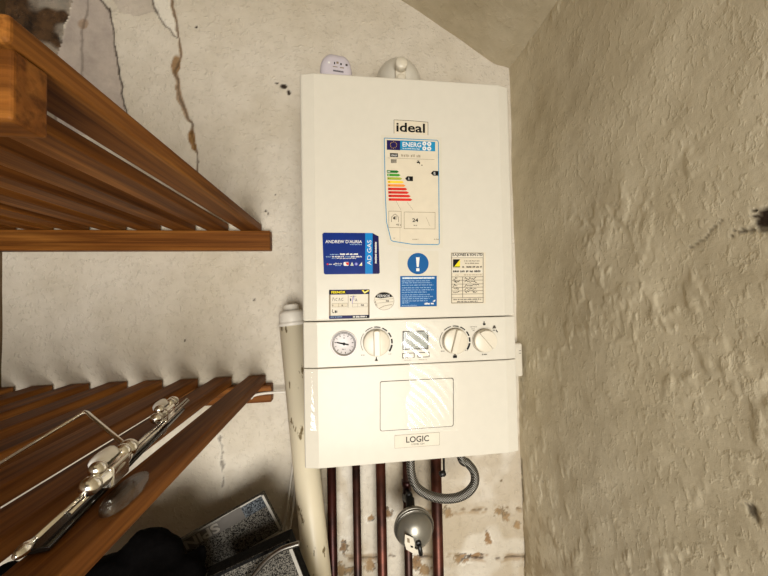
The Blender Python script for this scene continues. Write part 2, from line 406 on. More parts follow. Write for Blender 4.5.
def right_marks(y, z):
    n1 = fbm(y, z, 24, 13)-.5; n2 = fbm(y, z, 70, 19)-.5; yw = y+n1*.012+n2*.006; zw = z+(fbm(y, z, 24, 41)-.5)*.012
    crack = np.zeros(y.shape); brown = np.zeros(y.shape); white = np.zeros(y.shape)
    for cx, cy, rx, ry, s in ((765, 216, 6, 8, 1), (756, 211, 1.5, 1.5, 1), (756, 217, 1.5, 1.5, 1), (745, 231, 2.5, 2, .75), (753, 230, 2, 2, .7), (766, 231, 3, 2, .7), (735, 236, 1.2, 1, .6), (738, 229, 1, 1, .5), (746, 262, 1.3, 1, .4), (751, 511, 3, 5, .75), (756, 519, 2, 3, .6), (745, 506, 1.5, 1.5, .6), (740, 505, 1, 1, .5), (540, 562, 1, 2.5, .7), (546, 567, 1, 2.5, .7), (543, 481, 1, 1, .4)):
        (py, pz), = rw((cx, cy)); k = .0016; d = np.hypot((yw-py)/(rx*k), (zw-pz)/(ry*k))+n2*1.2; crack = np.maximum(crack, s*(1-ss(.6, 1.2, d)))
    for pts in (((688, 250), (696, 243), (705, 238), (711, 228), (722, 219)),):
        d = dline(yw, zw, rw(*pts)); crack = np.maximum(crack, .45*(1-ss(.0006, .002, d))*(n1 > -.12))
    fl = ss(.95, .85, z+n1*.25)*ss(.42, .58, fbm(y, z, 40, 71))
    corner = dline(y+n1*.01, z, [(WY, 0), (WY, 1.03)]); crack = np.maximum(crack, .55*(1-ss(.004, .012, corner))*(fbm(y, z, 30, 8) > .5)*ss(1.08, 1.0, z))
    return np.stack([0*y, 0*y, crack, white, brown, fl*.55])
ys = np.concatenate([np.linspace(FY-.01, -.36, 30)[:-1], np.arange(-.36, WY, .0026), [WY+.002]])
zr = np.concatenate([np.linspace(0, .72, 18)[:-1], np.arange(.72, 2.32, .0032), [2.35, 2.45, 2.56]])
def right_pos(y, z, mk):
    bl = ss(.52, .7, fbm(y, z*.6, 48, 61))*ss(.4, .6, fbm(y, z, 4, 62))
    x = RX+mk[2]*.003+(fbm(y, z, 6, 15)-.5)*.008-bl*.0016-mk[5]*.0012
    return np.stack([x, y, z], 1)
grid('wall_right', ys, zr, right_pos, MT['wall_right'], right_marks)

# sloping soffit, then flat
cx = np.concatenate([np.linspace(-1.0, -.27, 30)[:-1], np.linspace(-.27, RX+.01, 120)])
cy = np.linspace(FY-.01, WY+.01, 240)
def ceil_pos(x, y, mk):
    z = np.minimum(2.135+(RX-x)*.6+.014*ss(RX-.05, RX, x), 2.50)+(fbm(x, y, 7, 25)-.5)*.01
    return np.stack([x, y, z], 1)
grid('ceiling', cx, cy, ceil_pos, MT['ceiling'])
def slab(name, *b, mat='ceiling'):
    o = MB().box(*b, mat).build(name); o['kind'] = 'structure'; return o
slab('floor', -1.0, RX+.01, FY, WY+.02, -.03, 0, mat='floor')
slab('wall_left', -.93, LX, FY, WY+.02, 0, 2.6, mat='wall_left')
# wall with the low opening behind the viewer
DX0, DX1, DZ0, DZ = -.55, .34, .30, 1.52
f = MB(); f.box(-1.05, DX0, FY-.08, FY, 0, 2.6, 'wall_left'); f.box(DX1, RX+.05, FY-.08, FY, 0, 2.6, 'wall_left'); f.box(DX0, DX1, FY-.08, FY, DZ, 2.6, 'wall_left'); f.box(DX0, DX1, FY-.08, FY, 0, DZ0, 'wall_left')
o = f.build('wall_front'); o['kind'] = 'structure'

# ------------------------------------------------------------------ boiler
Y0 = -.0035
BX = -.0006      # the boiler's middle
def fp(x, y, lift=0.): return at(x, y, 'y', Y0-lift)
def slope(y): return .067-.00039*(y-82)
B = thing('combi_boiler', 'white wall-hung boiler with dials, stickers and a blue card on its front', 'boiler', (0, .1, 1.2))
def shell(z0, z1, y_in, sh=0.):
    h = .1999-sh; prof = [(-h, y_in), (-h, .0045), (-h+.0015, .0012), (-.1745, Y0), (.1765, Y0), (h-.0015, .0012), (h, .0045), (h, y_in)]
    return [np.array((x+BX, y, z0)) for x, y in prof], np.zeros(3), np.array((0, 0, z1-z0))
ZS1, ZS2 = 1.4553, 1.3731
MB().prism(*shell(ZS1+.0008, 1.9045, .1), 'casing').build('front_panel', B, .004, 3)
MB().prism(*shell(ZS2+.0007, ZS1-.0008, .1), 'casing').build('control_panel', B, .0012, 2)
MB().prism(*shell(1.1985, ZS2-.0007, .1), 'casing').build('lower_panel', B, .0012, 2)
m = MB(); m.box(-.196, .196, .1005, .2655, 1.203, 1.897, 'casing'); m.box(-.19, .19, .02, .09, 1.2005, 1.2006, 'inner')
MB().box(-.1972, .1978, .1003, .2655, 1.202, 1.9035, 'casing').build('casing', B, .003)

class Decal(MB):
    """printed matter lying on the boiler's front; coordinates are read off the photograph and put onto the panel's plane"""
    def __init__(s, lift=.0003): super().__init__(); s.L = lift; s.k = 0
    def P(s, x, y, xc, e=0): return fp(x, y+slope(y)*(x-xc), s.L+e*.00012)
    def poly(s, pts, mat, e=0, xc=None, thick=0):
        if xc is None: P = [fp(x, y, s.L+e*.00012) for x, y in pts]
        else: P = [s.P(x, y, xc, e) for x, y in pts]
        if thick: return s.prism(P, np.zeros(3), np.array((0, thick, 0)), mat)
        return s.add(P, [tuple(range(len(P)))], mat)
    def rect(s, x0, y0, x1, y1, mat, e=1, r=0, thick=0, xc=None):
        xc = (x0+x1)/2 if xc is None else xc
        if r:
            pts = []
            for cx, cy, a0 in ((x1-r, y0+r, -90), (x1-r, y1-r, 0), (x0+r, y1-r, 90), (x0+r, y0+r, 180)):
                for k in range(6): a = math.radians(a0+k*18); pts.append((cx+r*math.cos(a), cy+r*math.sin(a)))
        else: pts = [(x0, y0), (x1, y0), (x1, y1), (x0, y1)]
        return s.poly(pts, mat, e, xc, thick)
    def frame(s, x0, y0, x1, y1, w, mat, e=1, xc=None):
        xc = (x0+x1)/2 if xc is None else xc
        for r in ((x0, y0, x1, y0+w), (x0, y1-w, x1, y1), (x0, y0, x0+w, y1), (x1-w, y0, x1, y1)): s.rect(*r, mat, e, xc=xc)
        return s
    def disc(s, x, y, r, mat, e=1, ry=None, n=28, thick=0):
        return s.poly([(x+r*math.cos(2*math.pi*k/n), y+(ry or r)*math.sin(2*math.pi*k/n)) for k in range(n)], mat, e, None, thick)
    def ring(s, x, y, r0, r1, mat, e=1, a0=0, a1=360, n=36):
        for k in range(n):
            A = [math.radians(a0+(a1-a0)*q/n) for q in (k, k+1)]
            s.poly([(x+r*math.cos(a), y+r*math.sin(a)) for r, a in ((r0, A[0]), (r1, A[0]), (r1, A[1]), (r0, A[1]))], mat, e)
        return s
    def text(s, t, x0, y0, x1, y1, mat, e=2, up=False, xc=None, bold=0.):
        v, f_ = glyphs(t, bold); xc = (x0+x1)/2 if xc is None else xc
        if up: P = [s.P(x0+q*(x1-x0), y1+(y0-y1)*p, xc, e) for p, q in np.stack([v[:, 0], 1-v[:, 1]], 1)]
        else: P = [s.P(x0+p*(x1-x0), y1-q*(y1-y0), xc, e) for p, q in v]
        return s.add(P, f_, mat)
    def words(s, x0, y0, x1, y1, mat, seed=1, e=2, fill=.62, xc=None):
        """a line of print too small to read: word-long rows of letter-sized strokes"""
        R = random.Random(seed); x = x0; h = y1-y0; xc = (x0+x1)/2 if xc is None else xc
        while x < x1:
            for _ in range(R.randint(2, 7)):
                w = h*R.uniform(.32, .6)
                if x+w > x1: return s
                s.rect(x, y0+h*R.uniform(0, .3), x+w*fill, y1-h*R.uniform(0, .15), mat, e, xc=xc); x += w
            x += h*.45
        return s
    def scrawl(s, pts, w, mat, e=2):
        for (x0, y0), (x1, y1) in zip(pts, pts[1:]):
            dx, dy = x1-x0, y1-y0; L = math.hypot(dx, dy)+1e-6; nx, ny = -dy/L*w/2, dx/L*w/2
            s.poly([(x0+nx, y0+ny), (x1+nx, y1+ny), (x1-nx, y1-ny), (x0-nx, y0-ny)], mat, e)
        return s

# maker's badge
d = Decal(); d.poly([(394, 119.8), (397, 119.5), (412, 121), (427, 121.8), (428, 123), (428, 135.3), (394, 133.4)], 'paper', 0, thick=.0003)
d.scrawl([(394, 133.4), (394, 119.8), (412, 120.8), (428, 122.2), (428, 135.3)], .45, 'ink_grey', 1)
d.text('ideal', 396.3, 123, 425, 132.3, 'ink', 2, bold=.022); d.build('badge', B)
for k in range(3): pass
# energy label in its clear sleeve
d = Decal()
d.poly([(381, 134.8), (441.6, 137.6), (443, 248), (412, 249.2), (387.5, 244.8), (382, 200)], 'sleeve', 0, thick=.0003)
d.poly([(384, 137.6), (438.6, 140.3), (439.8, 244.6), (412, 244.3), (391.5, 241.2), (386.5, 222), (385, 190)], 'paper', 1)
d.scrawl([(384.4, 147), (384.3, 138), (437, 140.2), (438.4, 142), (439.3, 243.5), (438, 244.6), (412, 244.2), (393, 241.3), (391, 240), (386.6, 222), (385.2, 190), (384.4, 147)], .75, 'teal', 2)
d.rect(386.8, 140.3, 400.2, 150, 'eu', 3); d.rect(400.2, 141.1, 435.2, 150.6, 'teal', 3)
for k in range(12): a = k*math.pi/6; d.disc(393.5+3.2*math.cos(a), 145+3.2*math.sin(a), .35, 'amber', 4, n=6)
d.text('ENERG', 402.6, 142.3, 421.2, 147, 'white', 4, bold=.015); d.words(402.6, 148.1, 421, 149.3, 'white', 3, 4)
for x, y in ((424.4, 143.6), (429.2, 143.9), (424.4, 148.4), (429.2, 148.6)):
    d.disc(x, y, 2.1, 'white', 4, n=14); d.scrawl([(x-.8, y-.6), (x+.7, y+.6)], .5, 'teal', 5); d.scrawl([(x-.6, y+.7), (x+.6, y-.7)], .35, 'teal', 5)
d.rect(390, 153.2, 398, 157, 'ink', 3); d.text('ideal', 391, 154, 397, 156.2, 'white', 4)
d.words(401.2, 154.2, 421.5, 157.2, 'ink_tan', 5, 3, .5); d.rect(387.5, 158.6, 434.5, 158.9, 'ink_tan', 3)
for k in range(5): d.rect(391+k*1.15, 159.6, 391.8+k*1.15, 163, 'ink_grey', 3)
d.rect(390.8, 159.4, 396.7, 160, 'ink_grey', 4)
d.rect(416.8, 161.8, 420, 163.1, 'ink', 3); d.rect(418, 160.8, 418.8, 162, 'ink', 4); d.rect(417, 160.6, 419.6, 161, 'ink', 3); d.rect(419.2, 163, 420, 164.2, 'ink', 4); d.words(421.3, 164.2, 423.2, 166, 'ink_grey', 1, 3)
bars = [(170.2, 399, 'dkgreen'), (173.6, 400.6, 'green'), (177.1, 402.2, 'lime'), (180.6, 404, 'yellow'), (184.1, 405.6, 'orange'), (187.6, 407.4, 'orange'), (191.1, 409, 'red'), (194.6, 410.8, 'red'), (198.2, 412.4, 'red')]
bars[3] = (180.6, 404, 'amber'); bars[5] = (187.6, 407.4, 'red')
for i, (y, x1, c) in enumerate(bars):
    x0 = 386.9+i*.22; d.poly([(x0, y), (x1-2, y+.3), (x1, y+1.6), (x1-2, y+2.8), (x0, y+2.5)], c, 3); d.words(x0+.8, y+.7, x0+3.4, y+2, 'white' if i < 2 else 'ink', i, 4)
def flag(x, y, w, h, ch): d.poly([(x, y+h/2), (x+2.4, y), (x+w, y+.2), (x+w, y+h+.1), (x+2.4, y+h)], 'ink', 3); d.text(ch, x+3, y+1.1, x+4.6, y+h-.9, 'white', 4)
flag(405, 176.2, 8, 4.8, 'A'); flag(430.8, 170.8, 7.6, 4.8, 'B')
d.frame(388.6, 211, 401.4, 227.8, .4, 'ink_tan', 3); d.frame(404, 212, 435.3, 229, .4, 'ink_tan', 3)
d.scrawl([(391.5, 222), (391.5, 217), (395, 213.8), (398.5, 217), (398.5, 222)], .4, 'ink_grey', 3); d.poly([(393, 217.5), (395.5, 215.8), (395.5, 219.8), (393, 218.9)], 'ink_grey', 3); d.scrawl([(396.3, 216), (397, 218), (396.3, 219.6)], .35, 'ink_grey', 3)
d.text('46', 396, 223.6, 399, 225.6, 'ink', 3); d.words(400, 224.3, 401.3, 225.6, 'ink_grey', 2, 3)
d.text('24', 412.4, 218.3, 418.2, 222, 'ink', 4, bold=.02); d.words(413.6, 224.8, 417.6, 226, 'ink_grey', 3, 3)
d.words(393.5, 237.6, 396, 238.7, 'ink_tan', 3, 3); d.words(412.5, 238.7, 419, 239.9, 'ink_tan', 4, 3); d.words(434, 238.6, 440, 239.9, 'ink_tan', 4, 3)
d.scrawl([(400, 228), (400, 243)], .2, 'ink_tan', 3); d.scrawl([(396, 201), (401, 210)], .25, 'ink_tan', 3); d.scrawl([(407, 202), (413, 210)], .25, 'ink_tan', 3); d.scrawl([(426, 217), (430, 226)], .25, 'ink_tan', 3)
d.build('energy_label', B, label='cream energy rating label with green to red bars, in a clear sleeve')

# blue trade card
d = Decal(.0006)
d.poly([(322.3, 234), (324, 232.6), (372.5, 233), (376, 235), (378.6, 236.2), (379.8, 272.8), (378.6, 273.8), (325.2, 274.4), (323.8, 273.2)], 'blue', 0, thick=.0006)
d.rect(365.2, 233, 372.6, 273.9, 'sky', 1, xc=369)
d.poly([(372.6, 233.05), (376, 235), (378.6, 236.2), (379.8, 272.8), (378.6, 273.8), (373.4, 273.8)], 'navy', 1)
d.text("ANDREW D'AURIA", 325.4, 240, 362, 243.2, 'white', bold=.012); d.words(350, 244, 362.2, 245, 'pale_blue', 4)
d.words(330, 253.9, 339.2, 255, 'pale_blue', 8); d.words(340, 253.2, 358.2, 255.1, 'white', 5, fill=.85)
d.words(326, 256.3, 331.5, 257.3, 'pale_blue', 8); d.words(332.2, 255.9, 344, 257.4, 'white', 15, fill=.8); d.words(345.2, 256.2, 350.6, 257.3, 'pale_blue', 18); d.words(351, 255.9, 362, 257.4, 'white', 25, fill=.8)
d.words(331.8, 258, 336, 258.9, 'pale_blue', 9); d.words(336.6, 257.9, 356.4, 258.9, 'white', 11)
d.disc(327.6, 264.2, .9, 'red', n=10); d.words(329, 263.7, 332.3, 264.9, 'white', 6)
d.poly([(333, 264), (334, 265), (336.5, 262.3), (334, 264)], 'white', 2); d.words(335, 263.1, 342.3, 264.4, 'white', 7); d.words(335, 265, 342, 265.9, 'pale_blue', 9)
d.rect(343.6, 262, 348.8, 265.8, 'white', r=1); d.poly([(345.5, 262.4), (348.8, 262.4), (348.6, 265.2), (346.6, 264.8)], 'red', 2)
d.poly([(352, 262), (353.6, 265.6), (350.4, 265.6)], 'white', 2); d.poly([(352, 263.4), (352.7, 265.2), (351.3, 265.2)], 'green', 3)
d.disc(356.2, 264, 1.6, 'purple', n=14); d.disc(356.2, 264, .8, 'pale_blue', 2, n=10)
d.poly([(359, 265.6), (362, 262), (362.2, 265.8)], 'white', 2); d.poly([(359.6, 265.4), (361.6, 264), (361.8, 265.6)], 'yellow', 3)
d.text('AD GAS', 367.2, 240.2, 371.3, 265, 'white', 2, up=True)
for y0, y1, sd in ((242, 253, 3), (253.8, 263.4, 4)):
    R = random.Random(sd); y = y0
    while y < y1: w = R.uniform(.7, 1.1); d.rect(374.9+R.uniform(0, .3), y, 376.6, y+w*.75, 'white', 2); y += w
d.build('trade_card', B, label='royal blue card with a light blue stripe, left of the energy label')

# notice: round blue mandatory sign and text block on clear film
d = Decal()
d.rect(398.2, 251, 438.6, 309.8, 'sleeve', 0, r=1, thick=.0002)
d.disc(418, 263.6, 10.7, 'sign_blue', 1); d.poly([(416, 257.3), (419.6, 257.3), (418.7, 267), (416.8, 267)], 'white', 2); d.rect(416.3, 268.2, 419.4, 271.2, 'white', 2)
d.rect(400.2, 275.9, 436.8, 306.6, 'sign_blue', 1); d.rect(402.2, 277.1, 434.6, 278.9, 'pale_blue', 2); d.words(403, 277.2, 434, 278.8, 'white', 31, 3, .8)
for i, (y, x1) in enumerate(((280.2, 430), (282.1, 432), (284.4, 434), (287, 432), (289.2, 434), (291.5, 427), (294, 430), (296, 433.5), (298, 430))):
    d.words(402, y, x1, y+1.25, 'pale_blue', 40+i, 2, .55)
d.words(402, 300.2, 428, 301.4, 'pale_blue', 60, 2); d.words(402, 302.3, 409.5, 303.4, 'pale_blue', 61, 2); d.words(402, 305, 417, 305.8, 'pale_blue', 62, 2)
d.words(424.6, 302.4, 434.5, 304.6, 'white', 63, 2, .85); d.poly([(432.5, 301.4), (435.4, 299.6), (435, 301.6)], 'white', 2)
d.build('safety_notice', B, label='blue notice with a round exclamation mark sign above it')

# service record sticker
d = Decal()
d.rect(450.8, 252.2, 485.6, 303.8, 'paper', 0, thick=.0002); d.frame(451.4, 252.8, 483.4, 303, .55, 'ink_grey', 1)
R = random.Random(5)
d.rect(451.6, 253, 483.2, 257.4, 'paper_white', 1); d.text('E.A.JONES & SON LTD', 452.6, 253.5, 482.4, 256.7, 'ink', 2, bold=.03); d.rect(451.4, 257.6, 483.4, 257.9, 'ink_grey', 2)
d.rect(453, 259.3, 460, 267.4, 'ink', 1); d.poly([(460, 259.6), (460, 266.2), (454.6, 266.2)], 'yellow', 2); d.rect(453.6, 266.4, 459.6, 267, 'lime', 2)
d.words(464.2, 260.2, 480, 261.5, 'ink_grey', 2, 2); d.words(465, 262.6, 479.6, 263.9, 'ink_grey', 3, 2)
d.words(462.2, 266, 465, 267.8, 'ink', 4, 2, .75); d.words(466.4, 265.9, 482, 267.8, 'ink', 5, 2, .75)
d.rect(451.8, 269.2, 483, 273, 'paper_white', 1); d.words(453, 270, 482.4, 272.4, 'ink', 6, 2, .75)
d.words(455.5, 274.5, 459, 275.5, 'ink_tan', 1, 2); d.words(464, 274.2, 482, 275.4, 'ink_tan', 7, 2)
for y in (276.6, 280, 283.8, 287.1, 290.6, 293.8, 297.4): d.rect(451.4, y, 483.6, y+.4, 'ink_grey', 1)
d.rect(462.4, 276.6, 462.9, 297.4, 'ink_grey', 1)
for y in (278.3, 281.6, 285.3, 288.6, 291.6):
    for x0, x1 in ((452.6, 461.4), (464, 480)):
        pts = []; x = x0+R.uniform(0, 1)
        while x < x1-R.uniform(0, 4): pts.append((x, y+R.uniform(-1.2, 1.3))); x += R.uniform(.5, 1.1)
        d.scrawl(pts, .5, 'ink', 2)
d.words(453.5, 298.6, 482, 300, 'ink_grey', 9, 2, .7); d.words(457, 300.8, 478, 302.2, 'ink_grey', 10, 2, .7)
d.build('service_sticker', B, label='white service record sticker with a black and yellow triangle logo')

# treatment record sticker
d = Decal()
d.rect(329, 289.6, 369.6, 318.6, 'ink_tan', 0, r=1.2, thick=.0002); d.rect(330.6, 294, 368, 315.5, 'paper_white', 1)
d.rect(329, 289.6, 369.6, 294.4, 'navy', 2, r=.9); d.rect(329.2, 289.8, 331, 294.2, 'ink', 3)
d.rect(331, 290.6, 346, 293.8, 'ink', 3); d.text('FERNOX', 331.4, 291, 345.4, 293.4, 'yellow', 4, bold=.03)
d.poly([(361.4, 290), (369.4, 289.8), (369.3, 291.4), (364.7, 294.2)], 'ink', 4); d.poly([(361.6, 290.2), (364.6, 293.6), (369.2, 290.8), (368.4, 289.9), (364.6, 291.8), (363.4, 290)], 'yellow', 5); d.scrawl([(363.4, 291.2), (364.7, 292.6), (368, 290.6)], .4, 'white', 6)
d.scrawl([(332.5, 301), (333, 297.5), (334, 298.5), (334.8, 301)], .4, 'ink_grey', 3); d.scrawl([(337.6, 298), (335.8, 298.6), (335.8, 300.4), (337.4, 300.8)], .4, 'ink_grey', 3); d.scrawl([(338.6, 301), (339.4, 297.8), (340.4, 301)], .4, 'ink_grey', 3); d.scrawl([(343.4, 298), (341.6, 298.4), (341.8, 300.8), (343.4, 300.4)], .4, 'ink_grey', 3)
d.rect(332, 303.2, 347, 307, 'paper', 2); d.frame(332, 303.2, 347.5, 307, .25, 'ink_tan', 3); d.rect(338.5, 303.2, 338.8, 307, 'ink_tan', 3)
d.rect(348, 295, 348.4, 307.6, 'ink_tan', 3); d.frame(352.4, 303.2, 367.4, 307, .25, 'ink_tan', 3); d.rect(357.6, 303.2, 357.9, 307, 'ink_tan', 3)
d.words(341.6, 304.2, 344.4, 306.2, 'ink_grey', 2, 4); d.words(361, 304, 364.4, 306.2, 'ink_grey', 3, 4); d.words(332.6, 304.2, 334, 306.4, 'ink_grey', 4, 4)
d.scrawl([(352.2, 303.6), (352.8, 297), (353.6, 295.6), (354, 300)], .5, 'purple', 3); d.rect(350, 298.4, 351.2, 301, 'eu', 3); d.text('A', 355, 298.4, 357.4, 301.4, 'eu', 3); d.words(350, 296, 356.5, 296.8, 'ink_grey', 5, 3)
d.scrawl([(332.6, 309.4), (332.2, 311.4), (333, 313), (334.2, 312.4)], .55, 'ink', 3); d.words(334.8, 310, 338.2, 313, 'ink', 6, 3, .8)
d.rect(329, 315.3, 369.6, 318.6, 'navy', 2, r=.9); d.rect(352, 315.6, 369.2, 318.3, 'ink', 3)
d.words(330.6, 316.4, 342.6, 317.4, 'pale_blue', 7, 4); d.words(353, 315.8, 367.6, 317.5, 'white', 8, 4, .8)
d.build('treatment_sticker', B, label='navy and white record sticker with yellow lettering, below the blue card')

# round peeling sticker
d = Decal()
C_ = (384, 301)
pts = [(C_[0]+10*math.cos(math.radians(a)), C_[1]+8.9*math.sin(math.radians(a))) for a in range(-180, 100, 12)]
d.poly(pts+[(380, 309.4), (376, 306)], 'paper_white', 0, thick=.0003); d.scrawl(pts+[(380, 309.4), (376, 306), pts[0]], .35, 'ink_tan', 1)  # tan outline paints in the shadow along the sticker's edge
top = [(C_[0]+10*math.cos(math.radians(a)), C_[1]+8.6*math.sin(math.radians(a))) for a in range(-155, -22, 9)]
d.poly(top+[(388, 297.4), (380, 298.4)], 'ink', 1); d.text('FERNOX', 377.6, 294.6, 390, 297.2, 'white', 2)
d.words(374.8, 301, 377.4, 302.6, 'ink', 2, 2); d.words(386, 299.8, 389.4, 302, 'ink_grey', 3, 2); d.words(375.5, 304, 378, 305.6, 'ink_grey', 4, 2)
d.scrawl([(374.5, 300.2), (393, 298.6)], .3, 'ink_tan', 2); d.scrawl([(375, 303.4), (393.6, 301.6)], .3, 'ink_tan', 2); d.scrawl([(379, 308.6), (384, 306), (392, 304.4)], .5, 'ink_tan', 2)
d.build('round_sticker', B, label='small round sticker, torn along its lower edge, with a black top')

# control panel: gauge, knobs, display, buttons
def fwd(x, y, h): return fp(x, y, h)
def px_r(r): return r*.001850
def gauge(x, y):
    g = MB(); o_ = fp(x, y); g.lathe([(px_r(12.6), 0), (px_r(12.6), .0028), (px_r(12), .0036), (px_r(10.9), .0036), (px_r(10.6), .0014), (0, .0014)], o_, (0, -1, 0), 'dial', 40)
    G = g.build('pressure_gauge', B, label='round pressure gauge with a grey dial')
    dd = Decal(.0036); dd.ring(x, y, 11.3, 12, 'ink_tan', 0); dd.ring(x, y, 12.4, 12.8, 'ink_grey', -12); dd.L = .0015; dd.ring(x, y, 10.3, 10.8, 'ink_grey', 1)
    for k in range(-2, 11):
        a = math.radians(90+45+k*27); dd.scrawl([(x+8*math.cos(a), y+8*math.sin(a)), (x+9.6*math.cos(a), y+9.6*math.sin(a))], .45 if k % 2 else .8, 'ink_grey', 2)
    dd.words(x-2, y+4.6, x+2, y+6, 'ink_grey', 3, 2); dd.disc(x, y-6, .6, 'ink_grey', 2, n=8); dd.build('dial_marks', G)
    n_ = Decal(.0022); n_.poly([(x-7.6, y-2), (x-7.4, y-.9), (x-1, y+.6), (x+4.6, y+1.4), (x+4.8, y+.1), (x-1, y-1.1)], 'ink', 0, thick=.0004); n_.disc(x, y, 1.5, 'ink', 3); n_.build('needle', G)
gauge(344, 344)
def knob(x, y, r, ang, style, lab):
    k = MB(); o_ = fp(x, y)
    k.lathe([(px_r(r), .0008), (px_r(r), .006), (px_r(r*.97), .0075), (px_r(r*.9), .0082), (0, .0082)], o_, (0, -1, 0), 'knob', 44)
    K = k.build('control_knob', B, label=lab)
    c = Decal(.0004); c.ring(x, y, r*.99, r*1.03, 'ink_tan', 0); c.build('knob_seam', K)
    g = MB(); a = math.radians(ang); ax = np.array((math.sin(a), 0, math.cos(a))); bx = np.array((math.cos(a), 0, -math.sin(a))); R_ = px_r(r)
    o_ = np.array(o_)+np.array((0, -.0082, 0))
    if style == 'bar':
        poly = [o_+bx*R_*u+ax*R_*v for u, v in ((-.23, -.93), (.23, -.93), (.23, .9), (0, .95), (-.23, .9))]
        g.prism(poly, np.array((0, .001, 0)), np.array((0, -.0062, 0)), 'knob')
    else:
        pts = [o_+bx*R_*u+ax*R_*v for u, v in [(0, .93)]+[(.93*math.sin(q), .93*math.cos(q)) for q in np.linspace(.25, math.pi-.25, 14)]+[(0, -.93)]]
        g.prism(pts, np.array((0, .001, 0)), np.array((0, -.0055, 0)), 'knob')
    g.build('grip', K, .0012, 2)
knob(376.4, 342.6, 13, 0, 'bar', 'cream knob at the left, its grip upright')
knob(454.8, 341, 12.6, 16, 'bar', 'cream knob right of the display, its grip leaning right')
knob(484, 340.4, 11.6, -40, 'half', 'rightmost cream knob, with a diagonal ridge')
def scale_ring(d, x, y, r):
    for i, (a0, a1) in enumerate(((150, 215), (225, 255), (262, 285), (292, 313), (321, 340), (346, 363), (8, 34))):
        w = .5+.22*i; d.ring(x, y, r-w/2, r+w/2, 'ink', 1, a0, a1, 8)
d = Decal(); scale_ring(d, 376.4, 342.6, 15.6)
d.words(361, 354.4, 365, 355.6, 'ink_grey', 1); d.words(388.6, 353.4, 392, 354.6, 'ink_grey', 2); d.poly([(374.6, 361), (376.4, 357.6), (378.2, 361)], 'ink_grey', 2); d.rect(376, 357, 376.8, 361, 'ink', 3); d.build('knob_scale', B)
d = Decal(); scale_ring(d, 454.8, 341, 15)
d.words(441, 350.6, 445, 351.8, 'ink_grey', 3); d.words(465, 349.6, 468, 350.8, 'ink_grey', 4); d.rect(453, 355.6, 457, 358, 'ink', 2); d.poly([(453.4, 355.4), (455, 353.8), (456.8, 355.4)], 'ink_grey', 2); d.build('knob_scale', B)
d = Decal()
d.rect(483.6, 321.4, 484.6, 325.4, 'ink_grey', 2); d.rect(483, 323.4, 485.6, 325, 'ink', 3); d.words(470, 326.4, 477, 327.2, 'ink_grey', 5); d.words(471.4, 328.4, 475, 329.2, 'ink_grey', 6); d.words(472.6, 330, 475.4, 330.8, 'ink_grey', 7)
d.poly([(492.4, 328.6), (493.6, 325.4), (495.2, 325.4), (496.2, 328.4)], 'ink_grey', 2); d.rect(493, 329.8, 495, 330.6, 'ink', 2); d.scrawl([(496, 329.8), (496.6, 331), (497.8, 332.2)], 1, 'ink', 2)
d.build('knob_scale', B)
d = Decal(); d.words(482, 353.7, 487.6, 355, 'ink', 8); d.build('knob_legend', B)
d = Decal(); d.words(404.4, 359.8, 411.6, 360.6, 'ink_tan', 9); d.build('button_legend', B)
d = Decal(); d.words(418.8, 359, 427, 359.8, 'ink_tan', 10); d.build('button_legend', B)
d = Decal(.0006); d.rect(402.6, 330.8, 428.4, 349.6, 'ink_grey', 0, r=.6, thick=.0006); d.rect(403.6, 331.8, 427.4, 348.4, 'lcd', 1, r=.4)
d.rect(426.8, 337, 427.6, 338, 'ink', 2); d.rect(426.8, 341, 427.6, 342, 'ink', 2); d.build('display', B, label='grey display window between the knobs')
for x0, y0, x1, y1 in ((402.2, 352.9, 414.6, 358.2), (417.4, 352.2, 429.6, 357.4)):
    d = Decal(.0004); d.rect(x0, y0, x1, y1, 'ink_grey', 0, r=.6); d.L = .0012; d.rect(x0+.8, y0+.8, x1-.8, y1-.8, 'knob', 0, r=.4, thick=.001); d.build('push_button', B)
d = Decal(.0003); d.rect(379.9, 379.5, 453.7, 428.9, 'ink_grey', 0, r=2.2); d.L = .0014; d.rect(380.45, 380.2, 453, 428.4, 'casing', 0, r=2, thick=.0012); d.build('access_flap', B)  # grey outline paints the shadow gap around the flap
d = Decal(.0003); d.rect(394.6, 433.8, 439.6, 446.8, 'ink_tan', 0, r=.6); d.L = .0006; d.rect(394.85, 434.05, 439.35, 446.55, 'paper_white', 0, r=.5, thick=.0004)
d.text('LOGIC', 406.2, 436, 429, 442, 'ink', 2, bold=.012); d.text('COMBI  C24', 411.4, 443.2, 424.4, 444.8, 'ink_grey', 2); d.build('name_plate', B, label='white name plate near the bottom edge')

# crinkled protective film over the controls
def film(x0, x1, y0, y1, lift, lean, wob=2.):
    nx, ny = 80, 110; vs, fs = [], []
    for j in range(ny):
        for i in range(nx):
            u, v = i/(nx-1), j/(ny-1); px, py = x0+u*(x1-x0), y0+v*(y1-y0); px += (1-u)*wob*(math.sin(v*7)+.6*math.sin(v*17+1)) if wob else (x0+1.5-px)*(1-v)**.8
            q = (py-y0)-(lean[0]+(lean[1]-lean[0])*v)*(px-x0)-.004*(px-x0)**2
            env_ = math.sin(math.pi*u)**.5*math.sin(math.pi*v)**.5 if 0 < u < 1 and 0 < v < 1 else 0
            h = .00030*env_*(math.sin(q*.72)+.4*math.sin(q*.31+1.3+px*.05))
            p = fp(px, py); vs.append((p[0], Y0-lift-h, p[2]))
    for j in range(ny-1):
        for i in range(nx-1): k = j*nx+i; fs.append((k, k+1, k+nx+1, k+nx))
    MB().add(vs, fs, 'film', True).build('protective_film_or_glare', B, merge=False)
film(408, 456, 361, 430, .0024, (.3, .95)); film(404, 440, 322, 358.5, .0026, (.45, .7)); film(310.5, 316.5, 372, 430, .0024, (.2, .2), 0)  # last strip is added on the left chamfer to give a white glare streak

